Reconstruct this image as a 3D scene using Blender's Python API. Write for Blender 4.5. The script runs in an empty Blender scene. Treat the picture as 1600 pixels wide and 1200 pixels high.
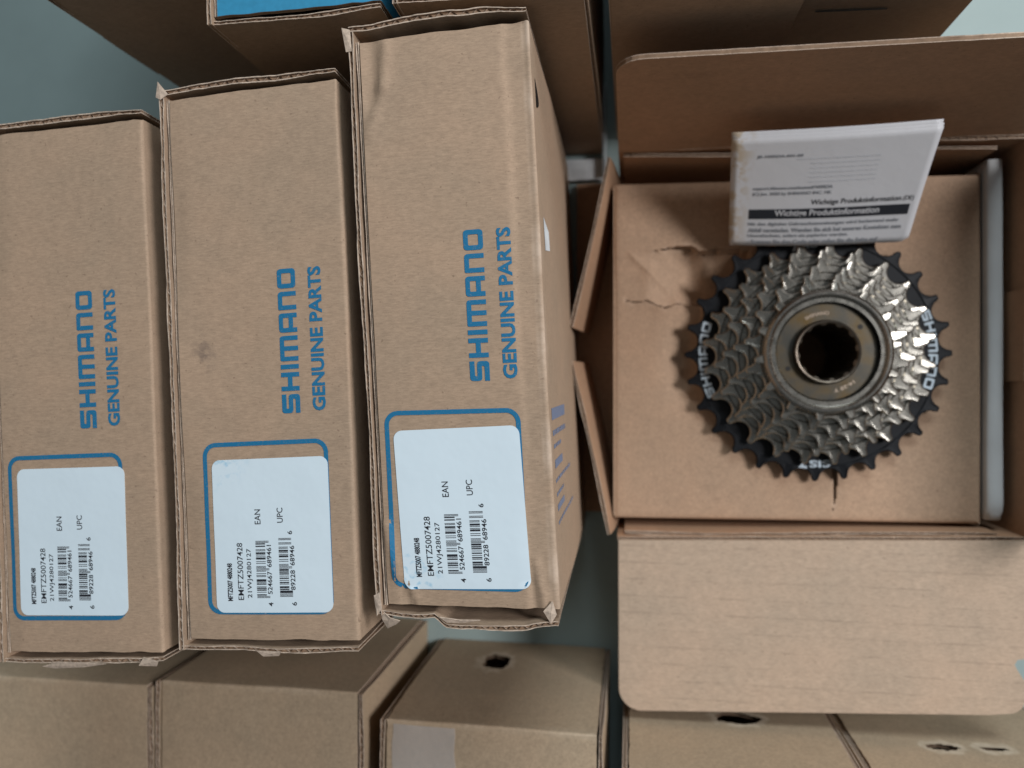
import bpy, math, random
from mathutils import Vector, Matrix, noise
random.seed(7)
S = 0.00111                      # metres per modelling unit (about a millimetre)
sc = bpy.context.scene
COL = sc.collection
R = math.radians

# ------------------------------------------------------------------ camera
cam = bpy.data.cameras.new('camera'); camo = bpy.data.objects.new('camera', cam); COL.objects.link(camo)
cam.sensor_width = 36; cam.lens = 27; cam.clip_start = 0.01; cam.clip_end = 20
H = 379.6
d = Vector((185.3, -0.5, -1200)).normalized(); zc = -d
yc = (Vector((0, 1, 0)) - zc * zc.y).normalized(); xc = yc.cross(zc)
m = Matrix((xc, yc, zc)).to_4x4(); m.translation = Vector((0, 0, H * S)); camo.matrix_world = m
cam.dof.use_dof = True; cam.dof.focus_distance = 222 * S; cam.dof.aperture_fstop = 8.5
sc.camera = camo

# ------------------------------------------------------------------ light
w = bpy.data.worlds.new('World'); sc.world = w; w.use_nodes = True
bg = w.node_tree.nodes['Background']; bg.inputs[0].default_value = (0.86, 0.94, 1.0, 1); bg.inputs[1].default_value = 0.125
def window_light(name, az, el, dist, sx, sy, power, col):
    l = bpy.data.lights.new(name, 'AREA'); l.shape = 'RECTANGLE'; l.size = sx; l.size_y = sy; l.energy = power; l.color = col
    o = bpy.data.objects.new(name, l); COL.objects.link(o)
    v = Vector((math.cos(el) * math.cos(az), math.cos(el) * math.sin(az), math.sin(el)))
    o.location = v * dist + Vector((0, 0, 0.08)); o.rotation_euler = v.to_track_quat('Z', 'Y').to_euler(); return o
window_light('window_light', R(14), R(44), 1.7, 0.42, 0.42, 26, (0.97, 0.97, 1.0))
window_light('side_window_light', R(76), R(37), 2.0, 0.9, 0.7, 24, (0.82, 0.93, 1.0))
sc.view_settings.view_transform = 'Standard'; sc.view_settings.look = 'None'
sc.view_settings.exposure = -0.17; sc.view_settings.gamma = 1

# ------------------------------------------------------------------ materials
def mat(name):
    mt = bpy.data.materials.new(name); mt.use_nodes = True; nt = mt.node_tree
    return mt, nt, nt.nodes['Principled BSDF']
def N(nt, t, **kw):
    n = nt.nodes.new(t)
    for k, v in kw.items():
        if k in n.inputs: n.inputs[k].default_value = v
        else: setattr(n, k, v)
    return n
def math_(nt, op, a, b=None, clamp=False):
    n = nt.nodes.new('ShaderNodeMath'); n.operation = op; n.use_clamp = clamp
    for i, x in enumerate((a, b)):
        if x is None: continue
        if isinstance(x, (int, float)): n.inputs[i].default_value = x
        else: nt.links.new(x, n.inputs[i])
    return n.outputs[0]
def mix(nt, f, a, b, mode='MIX'):
    n = nt.nodes.new('ShaderNodeMix'); n.data_type = 'RGBA'; n.blend_type = mode
    for sock, x in ((n.inputs[0], f), (n.inputs[6], a), (n.inputs[7], b)):
        if isinstance(x, (int, float)): sock.default_value = x
        elif isinstance(x, tuple): sock.default_value = (*x, 1)[:4]
        else: nt.links.new(x, sock)
    return n.outputs[2]
def coords(nt, sx=1, sy=1, sz=1, rnd=True):
    tc = N(nt, 'ShaderNodeTexCoord'); mp = N(nt, 'ShaderNodeMapping'); mp.inputs['Scale'].default_value = (sx / S, sy / S, sz / S)
    nt.links.new(tc.outputs['Object'], mp.inputs['Vector'])
    if not rnd: return mp.outputs[0]
    oi = N(nt, 'ShaderNodeObjectInfo'); va = N(nt, 'ShaderNodeVectorMath'); va.operation = 'ADD'
    k = math_(nt, 'MULTIPLY', oi.outputs['Random'], 371.0)
    cb = N(nt, 'ShaderNodeCombineXYZ'); nt.links.new(k, cb.inputs[0]); nt.links.new(k, cb.inputs[1])
    nt.links.new(mp.outputs[0], va.inputs[0]); nt.links.new(cb.outputs[0], va.inputs[1]); return va.outputs[0]
def noise_(nt, vec, scale, detail=3, rough=0.55):
    n = N(nt, 'ShaderNodeTexNoise', Scale=scale, Detail=detail, Roughness=rough); nt.links.new(vec, n.inputs['Vector']); return n.outputs['Fac']
def rng(nt, x, a, b, c, e):
    n = N(nt, 'ShaderNodeMapRange'); nt.links.new(x, n.inputs[0])
    for i, v in enumerate((a, b, c, e)): n.inputs[i + 1].default_value = v
    return n.outputs[0]
def kraft(name, col, wash=0.0, axis=1, pitch=6.9, fib=(0.5, 2.2, 2.2), spec=0.25, smudge=None):
    mt, nt, b = mat(name); v = coords(nt); L = nt.links
    big = noise_(nt, v, 0.035, 3); mid = noise_(nt, v, 0.35, 4)
    fv = N(nt, 'ShaderNodeMapping'); fv.inputs['Scale'].default_value = fib; L.new(v, fv.inputs['Vector'])
    fine = noise_(nt, fv.outputs[0], 0.9, 6, 0.75)
    speck = noise_(nt, v, 0.8, 2, 0.4)
    f = math_(nt, 'ADD', math_(nt, 'MULTIPLY', rng(nt, big, .3, .7, -1, 1), 0.05), math_(nt, 'MULTIPLY', rng(nt, mid, .3, .7, -1, 1), 0.055))
    f = math_(nt, 'ADD', f, math_(nt, 'MULTIPLY', rng(nt, fine, .3, .7, -1, 1), 0.18))
    f = math_(nt, 'ADD', f, 1.0)
    bump = math_(nt, 'ADD', math_(nt, 'MULTIPLY', fine, 0.5), math_(nt, 'MULTIPLY', mid, 0.5))
    if wash:
        sp = N(nt, 'ShaderNodeSeparateXYZ'); L.new(coords(nt, rnd=False), sp.inputs[0])
        jit = math_(nt, 'MULTIPLY', math_(nt, 'SUBTRACT', big, 0.5), 0.5)
        ph = math_(nt, 'MULTIPLY', math_(nt, 'ADD', sp.outputs[axis], jit), 2 * math.pi / pitch)
        wv = math_(nt, 'SINE', ph); wv = rng(nt, wv, -1, 1, 0, 1)
        line = math_(nt, 'POWER', wv, 40.0)
        br = N(nt, 'ShaderNodeMapping'); br.inputs['Scale'].default_value = (0.09, 0.5, 0.5) if axis == 1 else (0.5, 0.09, 0.5); L.new(v, br.inputs['Vector'])
        brk = rng(nt, noise_(nt, br.outputs[0], 1.0, 3), .42, .62, 0, 1)
        f = math_(nt, 'SUBTRACT', f, math_(nt, 'MULTIPLY', math_(nt, 'MULTIPLY', line, brk), 0.20 * wash))
        bump = math_(nt, 'ADD', bump, math_(nt, 'MULTIPLY', wv, 0.25 * wash))
    c = mix(nt, 1.0, col, (1, 1, 1), 'MULTIPLY')
    gray = N(nt, 'ShaderNodeCombineColor'); [L.new(f, gray.inputs[i]) for i in range(3)]
    c = mix(nt, 1.0, col, gray.outputs[0], 'MULTIPLY')
    hue = rng(nt, big, .35, .65, 0, 1)
    c = mix(nt, math_(nt, 'MULTIPLY', hue, .35), c, mix(nt, 1.0, c, (1.06, .97, .93), 'MULTIPLY'))
    sk = rng(nt, speck, .70, .76, 0, .45)
    c = mix(nt, sk, c, (col[0] * .42, col[1] * .38, col[2] * .36))
    at = N(nt, 'ShaderNodeAttribute'); at.attribute_name = 'wear'
    wr = math_(nt, 'MULTIPLY', at.outputs['Fac'], rng(nt, mid, .3, .6, .35, 1), True)
    c = mix(nt, wr, c, (min(col[0] * 1.5, .75), min(col[1] * 1.62, .7), min(col[2] * 1.8, .65)))
    if smudge:
        vm = N(nt, 'ShaderNodeVectorMath'); vm.operation = 'DISTANCE'; L.new(coords(nt, 1.4, 1, 0, rnd=False), vm.inputs[0]); vm.inputs[1].default_value = (smudge[0] * 1.4, smudge[1], 0)
        sv = coords(nt, rnd=False); near_ = rng(nt, vm.outputs['Value'], 1, smudge[2], 1, 0)
        c = mix(nt, math_(nt, 'MULTIPLY', near_, rng(nt, noise_(nt, sv, .35, 4), .45, .62, 0, .55)), c, (.11, .08, .07))
    L.new(c, b.inputs['Base Color']); b.inputs['Roughness'].default_value = .78; b.inputs['Specular IOR Level'].default_value = spec
    bp = N(nt, 'ShaderNodeBump', Strength=.42, Distance=.00028); L.new(bump, bp.inputs['Height']); L.new(bp.outputs[0], b.inputs['Normal'])
    return mt
def plain(name, col, rough=.6, metal=0, var=0.0, spec=.4, bump=0.0, nscale=.5):
    mt, nt, b = mat(name)
    b.inputs['Base Color'].default_value = (*col, 1); b.inputs['Roughness'].default_value = rough; b.inputs['Metallic'].default_value = metal
    b.inputs['Specular IOR Level'].default_value = spec
    if var or bump:
        v = coords(nt); n = noise_(nt, v, nscale, 4)
        if var:
            g = N(nt, 'ShaderNodeCombineColor'); f = rng(nt, n, .3, .7, 1 - var, 1 + var); [nt.links.new(f, g.inputs[i]) for i in range(3)]
            nt.links.new(mix(nt, 1.0, col, g.outputs[0], 'MULTIPLY'), b.inputs['Base Color'])
        if bump:
            bp = N(nt, 'ShaderNodeBump', Strength=bump, Distance=.0003); nt.links.new(n, bp.inputs['Height']); nt.links.new(bp.outputs[0], b.inputs['Normal'])
    return mt
KR = (0.372, 0.264, 0.180); KI = (0.40, 0.245, 0.150); KO = (0.40, 0.30, 0.20)  # KI is warmed: light bounced between the open carton's walls is put into it
M = dict(
    kraft=kraft('kraft_board', KR), inner=kraft('kraft_inside', KI, wash=.35, axis=1),
    flap=kraft('kraft_ribbed', (0.46, .345, .25), wash=1.0, axis=1), olive=kraft('kraft_plain', KO, fib=(1, 1, 1)),
    tray=kraft('kraft_insert', (.42, .285, .19), fib=(1, 1, 1)),
    smudged=kraft('kraft_smudged', KR, smudge=(-17, 4, 7.5)),
    edge=plain('board_edge', (.50, .39, .30), .9, var=.25, nscale=.9), core=plain('board_flute', (.30, .20, .13), .9, var=.2),
    blue=None, white=None)
def ink(name, col, gap=.16):
    mt, nt, b = mat(name); v = coords(nt); n = noise_(nt, v, 2.2, 5, .7)
    nt.links.new(mix(nt, rng(nt, n, .56, .72, 0, gap * 3), col, KR), b.inputs['Base Color']); b.inputs['Roughness'].default_value = .6
    b.inputs['Specular IOR Level'].default_value = .25; return mt
M['blue'] = ink('blue_ink', (.014, .15, .29))
M['paleblue'] = ink('blue_ink_side', (.17, .21, .31), .3)
M['bluecard'] = plain('blue_card', (.035, .25, .42), .55, var=.08)
M['black_ink'] = plain('black_ink', (.02, .022, .028), .5)
M['faint_ink'] = plain('show_through', (.58, .60, .63), .6)
M['grey_ink'] = plain('grey_ink', (.24, .25, .27), .6)
def sticker_mat(name, stain):
    mt, nt, b = mat(name); v = coords(nt, rnd=False); base = (.66, .755, .80)
    n = noise_(nt, v, .12, 3); c = mix(nt, rng(nt, n, .3, .7, 0, .12), base, (.60, .70, .76))
    if stain:
        vm = N(nt, 'ShaderNodeVectorMath'); vm.operation = 'DISTANCE'; nt.links.new(v, vm.inputs[0]); vm.inputs[1].default_value = stain
        near = rng(nt, vm.outputs['Value'], 3, 11, 1, 0)
        sp = rng(nt, noise_(nt, v, .45, 3), .52, .72, 0, .6)
        c = mix(nt, math_(nt, 'MULTIPLY', near, sp), c, (.12, .42, .62))
    nt.links.new(c, b.inputs['Base Color']); b.inputs['Roughness'].default_value = .34
    bp = N(nt, 'ShaderNodeBump', Strength=.22, Distance=.0012); nt.links.new(noise_(nt, v, .07, 3), bp.inputs['Height']); nt.links.new(bp.outputs[0], b.inputs['Normal']); return mt
def paper_mat():
    mt, nt, b = mat('leaflet_paper'); v = coords(nt, rnd=False)
    n = noise_(nt, v, .16, 4); sp = N(nt, 'ShaderNodeSeparateXYZ'); nt.links.new(v, sp.inputs[0])
    side = rng(nt, sp.outputs[0], 41, 47, 1, 0)
    f = math_(nt, 'MULTIPLY', side, rng(nt, n, .45, .55, 0, .75))
    c = mix(nt, f, (.60, .60, .61), (.45, .34, .2)); nt.links.new(c, b.inputs['Base Color']); b.inputs['Roughness'].default_value = .5
    bp = N(nt, 'ShaderNodeBump', Strength=.25, Distance=.0006); nt.links.new(n, bp.inputs['Height']); nt.links.new(bp.outputs[0], b.inputs['Normal']); return mt
M['paper'] = paper_mat()
M['booklet'] = plain('booklet_paper', (.62, .63, .62), .5, var=.07, bump=.12, nscale=.05)
M['white'] = plain('white_card', (.68, .70, .70), .6, var=.18, nscale=.15)
def metal(name, col, rough, var=.25, scale=.25, tint=None):
    mt, nt, b = mat(name); v = coords(nt); n = noise_(nt, v, scale, 4, .6); fine = noise_(nt, v, 2.5, 3)
    c = mix(nt, rng(nt, n, .35, .7, 0, 1), col, tint or tuple(x * .72 for x in col)); nt.links.new(c, b.inputs['Base Color'])
    b.inputs['Metallic'].default_value = 1
    nt.links.new(rng(nt, n, .3, .7, rough * (1 - var), rough * (1 + var)), b.inputs['Roughness'])
    bp = N(nt, 'ShaderNodeBump', Strength=.12, Distance=.0002); nt.links.new(fine, bp.inputs['Height']); nt.links.new(bp.outputs[0], b.inputs['Normal']); return mt
M['steel'] = metal('plated_steel', (.42, .395, .345), .28)
M['ring'] = metal('ring_steel', (.36, .335, .295), .25)
M['oily'] = metal('oiled_steel', (.13, .125, .11), .4, tint=(.12, .08, .035), scale=.09)
M['bore'] = metal('worn_bore_steel', (.20, .165, .13), .42)
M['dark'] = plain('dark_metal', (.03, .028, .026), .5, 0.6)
M['blacksteel'] = plain('black_steel', (.007, .008, .010), .5, 0, spec=.22, bump=.1, nscale=2)
M['tooth_print'] = plain('print_white', (.52, .60, .66), .5)
M['table'] = plain('table_laminate', (.31, .385, .37), .5, var=.06, nscale=.02, bump=.05)
mt, nt, b = mat('clear_tape'); b.inputs['Base Color'].default_value = (.62, .60, .58, 1); b.inputs['Roughness'].default_value = .28; b.inputs['Alpha'].default_value = .38
bp = N(nt, 'ShaderNodeBump', Strength=.5, Distance=.0006); nt.links.new(noise_(nt, coords(nt), .22, 4), bp.inputs['Height']); nt.links.new(bp.outputs[0], b.inputs['Normal'])
M['tape'] = mt

# ------------------------------------------------------------------ mesh helpers
WARP = None
class MB:
    def __init__(s): s.v = []; s.f = []; s.mi = []; s.sm = []; s.wear = {}
    def grid(s, fn, us, vs, mi=0, smooth=True, keep=None, wear=None):
        o = len(s.v); nv = len(vs)
        for u in us:
            for v in vs:
                if wear:
                    x = wear(u, v)
                    if x > 0: s.wear[len(s.v)] = x
                s.v.append(tuple(fn(u, v)))
        for i in range(len(us) - 1):
            for j in range(nv - 1):
                if keep and not keep((us[i] + us[i + 1]) / 2, (vs[j] + vs[j + 1]) / 2): continue
                s.f.append((o + i * nv + j, o + (i + 1) * nv + j, o + (i + 1) * nv + j + 1, o + i * nv + j + 1)); s.mi.append(mi); s.sm.append(smooth)
    def strip(s, a, b, mi=0, smooth=False, closed=False):
        o = len(s.v); n = len(a); s.v += [tuple(p) for p in a]; s.v += [tuple(p) for p in b]
        for i in range(n if closed else n - 1):
            j = (i + 1) % n; s.f.append((o + i, o + j, o + n + j, o + n + i)); s.mi.append(mi); s.sm.append(smooth)
    def poly(s, pts, mi=0):
        o = len(s.v); s.v += [tuple(p) for p in pts]; s.f.append(tuple(range(o, o + len(pts)))); s.mi.append(mi); s.sm.append(False)
    def tris(s, verts, faces, mi=0):
        o = len(s.v); s.v += [tuple(p) for p in verts]
        for f in faces: s.f.append(tuple(o + k for k in f)); s.mi.append(mi); s.sm.append(False)
    def build(s, name, mats, parent=None, solid=0, off=-1):
        if WARP: s.v = [WARP(*p) for p in s.v]
        me = bpy.data.meshes.new(name); me.from_pydata([(x * S, y * S, z * S) for x, y, z in s.v], [], s.f)
        for m_ in (mats if isinstance(mats, (list, tuple)) else [mats]): me.materials.append(M[m_] if isinstance(m_, str) else m_)
        me.polygons.foreach_set('material_index', s.mi); me.polygons.foreach_set('use_smooth', s.sm)
        if s.wear:
            at = me.attributes.new('wear', 'FLOAT', 'POINT')
            for k, x in s.wear.items(): at.data[k].value = x
        o = bpy.data.objects.new(name, me); COL.objects.link(o)
        if parent: o.parent = parent
        if solid:
            md = o.modifiers.new('thickness', 'SOLIDIFY'); md.thickness = solid * S; md.offset = off
        return o
def lin(a, b, n): return [a + (b - a) * i / n for i in range(n + 1)]
def nz(x, y, s, k=0): return noise.noise(Vector((x * s, y * s, k * 7.13 + .37)))
def tag(o, label, cat, group=None, kind=None):
    if label: o['label'] = label
    if cat: o['category'] = cat
    if group: o['group'] = group
    if kind: o['kind'] = kind
    return o
def thing(name, label, cat, mw=None, group=None):
    o = bpy.data.objects.new(name, None); COL.objects.link(o); o.empty_display_size = .02
    if mw is not None: o.matrix_world = mw
    return tag(o, label, cat, group)
LT = .34
def board(mb, O, U, V, wd, ht, t=1.9, nu=24, nv=8, wob=None, pitch=3.4, mats=(0, 1, 2), core=True):
    """corrugated board: two liners and a wavy flute between them; U along the width, V up to the raw edge"""
    O, U, V = Vector(O), Vector(U).normalized(), Vector(V).normalized(); Nn = U.cross(V)
    def P(u, v, n):
        a, b_, c = wob(u, v) if wob else (0, 0, 0)
        if v > ht * .9: n *= 1 - .38 * max(0, min(1, .5 + 1.6 * nz(u, O.x + O.y, .06))) ; b_ += .22 * nz(u, n * 3 + O.y, .45)
        return O + U * (u + a) + V * (v + b_) + Nn * (n + c)
    us, vs = lin(0, wd, nu), lin(0, ht, nv)
    for sg in (1, -1):
        no, ni = sg * t / 2, sg * (t / 2 - LT)
        mb.grid((lambda u, v: P(u, v, no)) if sg > 0 else (lambda u, v: P(wd - u, v, no)), us, vs, mats[0])
        mb.grid((lambda u, v: P(u, v, ni)) if sg < 0 else (lambda u, v: P(wd - u, v, ni)), us, vs, mats[1])
        for v in (0, ht): mb.strip([P(u, v, no) for u in us], [P(u, v, ni) for u in us], mats[2])
        for u in (0, wd): mb.strip([P(u, v, no) for v in vs], [P(u, v, ni) for v in vs], mats[2])
    if core:
        A = t / 2 - LT; n = max(6, int(wd / pitch * 6)); ph = O.x * 3.1 + O.y * 1.7
        mb.grid(lambda u, v: P(u, v, A * math.sin((u + 1.4 * nz(u, ph, .09)) / pitch * 2 * math.pi)), lin(.15, wd - .15, n), [.12, ht * .5, ht - .05 - .25], mats[2])
        for v in (.9, ht - .9): mb.strip([P(u, v, A) for u in us], [P(u, v, -A) for u in us], mats[1])
BM = ['kraft', 'core', 'edge']
def mats_for(k): return [k, 'core', 'edge']
def poly_board(name, outline, t, mats, parent, mw=None, bow=None):
    """flat board with a shaped outline (list of xy), layered raw edge"""
    mb = MB(); n = len(outline)
    cx = sum(p[0] for p in outline) / n; cy = sum(p[1] for p in outline) / n
    vs, fs = fill2d([outline])
    for z0, z1 in ((0, -LT), (-t + LT, -t)):
        mb.tris([(x, y, z0) for x, y in vs], fs, 0 if z0 == 0 else 1)
        mb.tris([(x, y, z1) for x, y in vs], [f[::-1] for f in fs], 0 if z0 != 0 else 1)
        mb.strip([(x, y, z0) for x, y in outline], [(x, y, z1) for x, y in outline], 2, closed=True)
    ins = [(x + (cx - x) * .004, y + (cy - y) * .004) for x, y in outline]
    mb.strip([(x, y, -LT) for x, y in ins], [(x, y, -t + LT) for x, y in ins], 1, closed=True)
    if mw is not None: mb.v = [tuple(mw @ Vector(p)) for p in mb.v]
    return mb.build(name, mats, parent)

# ---- flat lettering: text and outlines become triangles that are mapped onto a surface
def curve_tris(cu):
    o = bpy.data.objects.new('tmp', cu); COL.objects.link(o)
    dg = bpy.context.evaluated_depsgraph_get(); ev = o.evaluated_get(dg); me = ev.to_mesh()
    vs = [(v.co.x, v.co.y) for v in me.vertices]; fs = [tuple(p.vertices) for p in me.polygons]
    ev.to_mesh_clear(); bpy.data.objects.remove(o); bpy.data.curves.remove(cu); return vs, fs
def fill2d(loops):
    cu = bpy.data.curves.new('tmp', 'CURVE'); cu.dimensions = '2D'; cu.fill_mode = 'BOTH'
    for lp in loops:
        sp = cu.splines.new('POLY'); sp.points.add(len(lp) - 1); sp.use_cyclic_u = True
        for p, (x, y) in zip(sp.points, lp): p.co = (x, y, 0, 1)
    vs, fs = curve_tris(cu)
    seen = []; ff = []
    z = fs
    return vs, z
TC = {}
def text2d(s, bold=0.0):
    if (s, bold) not in TC:
        cu = bpy.data.curves.new('tmp', 'FONT'); cu.body = s; cu.size = 1; cu.offset = bold; cu.resolution_u = 3
        TC[(s, bold)] = curve_tris(cu)
    vs, fs = TC[(s, bold)]
    x0, x1 = min(v[0] for v in vs), max(v[0] for v in vs); y0, y1 = min(v[1] for v in vs), max(v[1] for v in vs)
    return [((x - x0) / (x1 - x0), (y - y0) / (y1 - y0)) for x, y in vs], fs
def rpoly(pts, rad):
    out = []; n = len(pts)
    for i in range(n):
        r = rad.get(i, 0); p = Vector(pts[i])
        if not r: out.append(tuple(p)); continue
        a = (Vector(pts[i - 1]) - p).normalized(); c = (Vector(pts[(i + 1) % n]) - p).normalized()
        for k in range(6):
            t = k / 5; q = p + a * r * (1 - t) ** 2 + c * r * t ** 2; out.append(tuple(q))
    return out
def rect_round(x0, y0, x1, y1, r, n=6):
    out = []
    for cx, cy, a0 in ((x1 - r, y1 - r, 0), (x0 + r, y1 - r, 90), (x0 + r, y0 + r, 180), (x1 - r, y0 + r, 270)):
        for k in range(n + 1):
            a = R(a0 + 90 * k / n); out.append((cx + r * math.cos(a), cy + r * math.sin(a)))
    return out
def logo_word():
    t = .25; g = .2; x = 0; loops = []
    def put(lps, wd):
        nonlocal x
        for lp in lps: loops.append([(px + x, py) for px, py in lp])
        x += wd + g
    W = 1.12
    put([rpoly([(0, 0), (W, 0), (W, .625), (t + .02, .625), (t + .02, 1 - t), (W, 1 - t), (W, 1), (0, 1), (0, .385), (W - t - .02, .385), (W - t - .02, t), (0, t)], {1: .2, 2: .2, 7: .2, 8: .2, 3: .05, 4: .08, 9: .05, 10: .08})], W)
    W = 1.1; t = .27
    put([[(0, 0), (t, 0), (t, .38), (W - t, .38), (W - t, 0), (W, 0), (W, 1), (W - t, 1), (W - t, .63), (t, .63), (t, 1), (0, 1)]], W)
    put([[(0, 0), (t, 0), (t, 1), (0, 1)]], t)
    W = 1.5; q = (W - t) / 2
    put([rpoly([(0, 0), (t, 0), (t, .76), (q, .76), (q, 0), (q + t, 0), (q + t, .76), (W - t, .76), (W - t, 0), (W, 0), (W, 1), (0, 1)], {10: .2, 11: .12})], W)
    W = 1.14
    put([rpoly([(0, 0), (t, 0), (t, .22), (W - t, .22), (W - t, 0), (W, 0), (W, 1), (0, 1)], {6: .2, 7: .2}), rpoly([(t, .46), (W - t, .46), (W - t, .77), (t, .77)], {2: .06, 3: .06})], W)
    W = 1.08
    put([rpoly([(0, 0), (t, 0), (t, .76), (W - t, .76), (W - t, 0), (W, 0), (W, 1), (0, 1)], {6: .22, 7: .1, 3: .06})], W)
    W = 1.16
    put([rect_round(0, 0, W, 1, .2), rect_round(t, .24, W - t, .76, .07)], W)
    tot = x - g; vs, fs = fill2d(loops)
    return [(a / tot, b_) for a, b_ in vs], fs
LOGO = logo_word()
def L_code(dg): return ['0001101', '0011001', '0010011', '0111101', '0100011', '0110001', '0101111', '0111011', '0110111', '0001011'][dg]
def R_code(dg): return ''.join('1' if c == '0' else '0' for c in L_code(dg))
def G_code(dg): return R_code(dg)[::-1]
def ean13(s):
    par = ['LLLLLL', 'LLGLGG', 'LLGGLG', 'LLGGGL', 'LGLLGG', 'LGGLLG', 'LGGGLL', 'LGLGLG', 'LGLGGL', 'LGGLGL'][int(s[0])]
    return '101' + ''.join(L_code(int(c)) if p == 'L' else G_code(int(c)) for c, p in zip(s[1:7], par)) + '01010' + ''.join(R_code(int(c)) for c in s[7:]) + '101'
def upca(s): return '101' + ''.join(L_code(int(c)) for c in s[:6]) + '01010' + ''.join(R_code(int(c)) for c in s[6:]) + '101'

# ------------------------------------------------------------------ table
mb = MB(); mb.grid(lambda u, v: (u, v, 0), lin(-650, 750, 4), lin(-650, 650, 4))
tag(mb.build('tabletop', 'table'), 'smooth grey green table top under all the cartons', None, kind='structure')

# ------------------------------------------------------------------ carton: one sheet folded over the +x edge, raw board edges on the other three
class Carton:
    def __init__(s, name, label, W, L, h, mw, seed=0, mk='kraft', group=None, crush=0.0, top_gap=1.6, top_mat=None, keep=None, holes=(), bulge=None, end_drop=(0.2, 0.2), disp=None, wearw=1.0, flare=1.0, fold=.95):
        s.W, s.L, s.h, s.seed, s.crush = W, L, h, seed, crush
        s.extra = disp
        s.root = thing(name, label, 'box', mw, group)
        r = fold; x0 = -W / 2 + 3.6; xr = W / 2 - r; yh = L / 2 - 1.9 - top_gap
        # folded outer sheet
        prof = [('t', x) for x in lin(x0, xr - 9, 30)] + [('t', x) for x in lin(xr - 8.5, xr, 12)] + [('a', R(a)) for a in (18, 36, 54, 72, 90)] + [('s', z) for z in lin(h - r - 1, .5, 110 if keep else 30)]
        def pos(k, y, off=0):
            kd, a = prof[k]
            if kd == 't': return Vector((a, y, h + s.top(a, y) + off))
            if kd == 'a':
                e = s.top(xr, y) * (1 - a / R(90)) ; sd = s.side(y, h - r) * (a / R(90))
                return Vector((xr + (r + off) * math.sin(a) + sd, y, h - r + (r + off) * math.cos(a) + e))
            return Vector((W / 2 + s.side(y, a) + off, y, a))
        ys = lin(-yh, yh, 110)
        def edge_y(k, y):   # ends of the sheet are a little uneven
            if abs(y) > yh - .01: y += nz(k * .6, y, .35, seed) * .35
            return y
        def wear(k, y):
            kd, a = prof[k]; n = .5 + .9 * nz(k * .3, y, .09, seed + 3)
            x = 0
            if kd == 'a': x = .75 * max(0, n) * wearw
            elif kd == 't' and a > xr - 1.2: x = .4 * max(0, n) * wearw
            elif kd == 's' and a > h - 4: x = .35 * max(0, n) * wearw
            if kd == 's':
                for cy, cz, ry_, rz_ in holes:
                    q = math.hypot((y - cy) / (ry_ + 3), (a - cz) / (rz_ + 3.5)) + .3 * nz(y, a, .3, seed)
                    if q < 1.1: x = max(x, .8 * min(1, (1.1 - q) * 5))
            return x
        mb = MB(); ks = list(range(len(prof)))
        def kp(u, v):
            if not keep: return True
            k = int(u); kd, a = prof[k + 1] if k + 1 < len(prof) else prof[k]
            return keep(v, a) if kd == 's' else True
        mb.grid(lambda k, y: pos(int(k), edge_y(k, y)), ks, ys, 0, True, wear=wear, keep=kp)
        mb.grid(lambda k, y: pos(len(prof) - 1 - int(k), edge_y(len(prof) - 1 - k, y), -1.7), ks, ys, 1, True, keep=(lambda u, v: kp(len(prof) - 2 - u, v)) if keep else None)
        for y in (ys[0], ys[-1]):
            for o0, o1 in ((0, -LT), (-LT, -1.7 + LT), (-1.7 + LT, -1.7)):
                mb.strip([pos(k, edge_y(k, y), o0) for k in ks], [pos(k, edge_y(k, y), o1) for k in ks], 2 if o1 - o0 > -LT - .01 else 1)
        mb.strip([pos(0, y) for y in ys], [pos(0, y, -1.7) for y in ys], 2)
        s.sheet = mb.build('folded_panel', [top_mat or mk, 'core', 'edge'], s.root)
        # left wall and the tuck flap against it
        def wl(k):
            return lambda u, v: (0, (nz(u, k, .05, seed) * .35 + nz(u, k, .7, seed) * .14) * (v / h) ** 4, (nz(u, k, .02, seed + 9) * .6 + nz(u, k, .15, seed) * .1) * (v / h) ** 2)
        mb = MB(); board(mb, (-W / 2 + .95, L / 2 - .2, .3), (0, -1, 0), (0, 0, 1), L - .4, h + .1, 1.7, 90, 8, wl(1), mats=(0, 1, 2)); mb.build('side_panel', mats_for(mk), s.root)
        mb = MB(); board(mb, (-W / 2 + 2.75, L / 2 - 3, h - 40), (0, -1, 0), (0, 0, 1), L - 6, 39.2, 1.0, 60, 4, wl(1), mats=(0, 1, 2)); mb.build('tuck_flap', mats_for(mk), s.root)
        # end walls, raw edge up
        for e, sg in enumerate((1, -1)):
            def we(u, v, sg=sg, e=e):
                k = (v / h) ** 6; mid = math.sin(math.pi * u / W)
                return (0, (nz(u, e, .06, seed + 5) * .6 + nz(u, e, .6, seed + 5) * .22 - end_drop[e]) * k, sg * 0 + (nz(u, e, .04, seed + 4) * .9 * flare + .5 * mid * flare + crush * nz(u, e, .12, seed + 8) * .9 + (bulge(e, u) if bulge else 0)) * k)
            mb = MB()
            if sg > 0: board(mb, (W / 2 - .4, L / 2 - .95, .3), (-1, 0, 0), (0, 0, 1), W - .9, h - .2, 1.9, 60, 14, we)
            else: board(mb, (-W / 2 + .5, -L / 2 + .95, .3), (1, 0, 0), (0, 0, 1), W - .9, h - .2, 1.9, 60, 14, we)
            mb.build('end_panel', mats_for(mk), s.root)
        mb = MB(); mb.grid(lambda u, v: (u, v, .4), lin(-W / 2 + 2, W / 2 - 2, 4), lin(-L / 2 + 2, L / 2 - 2, 4)); mb.build('base_panel', mk, s.root, 1.6, 1)
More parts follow.
